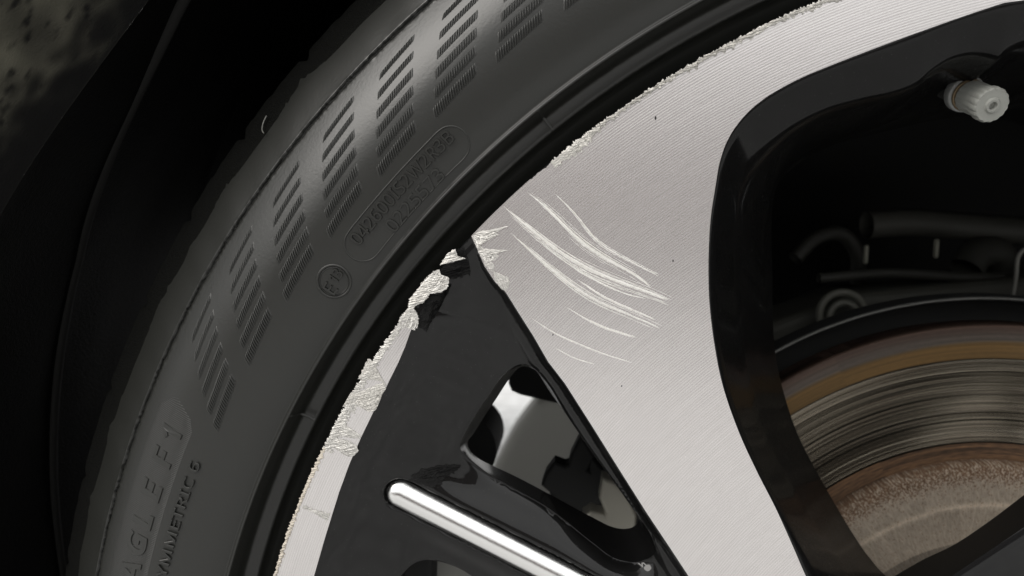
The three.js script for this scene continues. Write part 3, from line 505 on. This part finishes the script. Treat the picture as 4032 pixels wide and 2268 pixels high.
  const boss = new THREE.TorusGeometry(0.009, 0.0016, 10, 48); boss.translate(...[[-.03937,.13173]][0], -0.125); const boss2 = new THREE.TorusGeometry(0.0055, 0.0014, 10, 40); boss2.translate(...[[-.03903,.13106]][0], -0.124);
  mesh('boss', mergeGeometries([boss, boss2]), std({ color: col(0.12, 0.12, 0.1), roughness: 0.5 }), k);
  const body = new THREE.Shape(); body.moveTo(-0.12, 0.1); body.lineTo(-0.03, 0.135); body.lineTo(0.06, 0.145); body.lineTo(0.08, 0.05); body.lineTo(-0.11, 0.05);
  const bg = new THREE.ExtrudeGeometry(body, { depth: 0.03, bevelEnabled: true, bevelSize: 0.004, bevelThickness: 0.004, bevelSegments: 3 }); bg.translate(0, 0, -0.17); mesh('casting', bg, M.iron, k);
  for (const p of [[-.0293,.15608],[-.00159,.1587]]) { const c = new THREE.CapsuleGeometry(0.0011, 0.006, 6, 12); c.translate(...p, -0.13); mesh('bolt', c, std({ color: col(0.16, 0.16, 0.13), metalness: 0.2, roughness: 0.5 }), k); }
  const tube = (pts, z, rad, name, c) => mesh(name, new THREE.TubeGeometry(new THREE.CatmullRomCurve3(pts.map((p, i) => new THREE.Vector3(...p, z - 0.004 * i))), 40, rad, 14), std({ color: col(c, c, c * 0.85), roughness: 0.6 }), k);
  tube([[-.02251,.16771],[-.00257,.16879],[.02059,.16713],[.06292,.16385]], -0.15, 0.006, 'link_rod', 0.05);
  tube([[-.05502,.15357],[-.04544,.16215],[-.03401,.16389],[-.02544,.15546],[-.02314,.14184]], -0.14, 0.0032, 'hose', 0.025);
  tube([[-.04621,.14553],[-.01715,.14747],[.01161,.14604],[.03366,.14524]], -0.135, 0.0022, 'cable', 0.035);
  tube([[.02011,.14815],[.02625,.15512],[.03606,.15518],[.04164,.14487],[.03989,.13444]], -0.15, 0.007, 'bush_housing', 0.04);
  const br = new THREE.TubeGeometry(new THREE.CatmullRomCurve3([[.02424,.14045],[.02485,.14917],[.02526,.15627],[.02772,.15942],[.03654,.16025]].map((p) => new THREE.Vector3(...p, -0.12))), 30, 0.0009, 8); mesh('clip', br, std({ color: col(0.22, 0.22, 0.2), metalness: 0.5, roughness: 0.45 }), k);
}

// ---------------------------------------------------------------- seen through the small opening
function plate(name, pts, z, depth, mat, parent, bevel = 0.0015) {
  const g = new THREE.ExtrudeGeometry(new THREE.Shape(pts.map(([x, y]) => new THREE.Vector2(x, y))), { depth, bevelEnabled: true, bevelSize: bevel, bevelThickness: bevel, bevelSegments: 4 });
  g.translate(0, 0, z - depth); return mesh(name, g, mat, parent);
}
{
  const h = thing('brake_hose_bracket', 'black forked bracket in the lower corner of the small spoke opening', 'bracket');
  plate('bracket', [[-.15727,.07941],[-.15489,.08271],[-.15153,.08158],[-.14915,.08265],[-.14823,.08662],[-.14591,.09258],[-.14253,.0868],[-.14393,.08429],[-.14509,.08129],[-.14173,.07943],[-.14228,.08582],[-.13722,.07908],[-.12231,.06476],[-.12217,.05729],[-.13694,.05819],[-.15578,.06999],[-.15459,.07253],[-.15846,.07589]], -0.07, 0.006, M.dark, h);
  const c = thing('caliper_bracket', 'worn pale metal lug at the bottom corner of the small spoke opening', 'caliper bracket');
  plate('lug', [[-.13779,.08375],[-.13467,.08247],[-.13108,.0789],[-.12855,.07297],[-.12871,.06924],[-.13134,.06727],[-.13491,.06783],[-.13938,.06929],[-.14321,.07185],[-.14232,.07235],[-.13695,.07102],[-.13623,.07361],[-.13839,.07864]], -0.052, 0.006, M.steel, c);
  const s = thing('mounting_tab', 'black rounded tab at the top of the small spoke opening', 'bracket');
  plate('tab', [[-.17447,.13195],[-.17368,.11113],[-.17352,.10596],[-.17273,.10387],[-.17017,.10263],[-.15587,.09956],[-.13698,.09872],[-.13742,.13245]], -0.1, 0.008, M.dark, s);
  const r = thing('rubber_bush', 'black round bush at the left of the small spoke opening', 'bush');
  const [[bx, by], [ex]] = [[-.19443,.07787],[-.17998,.0783]]; const bg = new THREE.CylinderGeometry(ex - bx, ex - bx, 0.03, 48); bg.rotateX(Math.PI / 2); bg.translate(bx, by, -0.115); mesh('bush', bg, M.dark, r);
  const b = thing('added_backing', 'grey and black pieces added to darken the opening at the bottom edge of the photo', 'bracket');  // pieces added behind the bottom opening to darken it
  plate('casting', [[-.19896,.0593],[-.16301,.06073],[-.16287,.01373],[-.19949,.01168]], -0.065, 0.008, std({ color: col(0.2, 0.2, 0.185), roughness: 0.7 }), b);
  plate('rib', [[-.22435,.06264],[-.19952,.06362],[-.19879,.05345],[-.20008,.01776],[-.22538,.01634]], -0.055, 0.008, M.dark, b);
  const a = thing('ground_shadow_panel', 'blurred grey panel added for the ground shadow crossing the small spoke opening diagonally', 'suspension part');
  plate('shadow_slab', [[-.16578,-.05256],[-.19135,-.06533],[-.21806,-.10278],[-.23641,-.13801],[-.25204,-.17354],[-.25948,-.20409],[-.17395,-.26149],[-.03035,-.2551],[-.03227,-.17071],[-.11856,-.06112]], -0.7, 0.05, std({ color: col(0.42, 0.42, 0.39), roughness: 0.7 }), a, 0.012);  // panel added in place of a shadow lying on the ground
}

renderer.render(scene, camera);
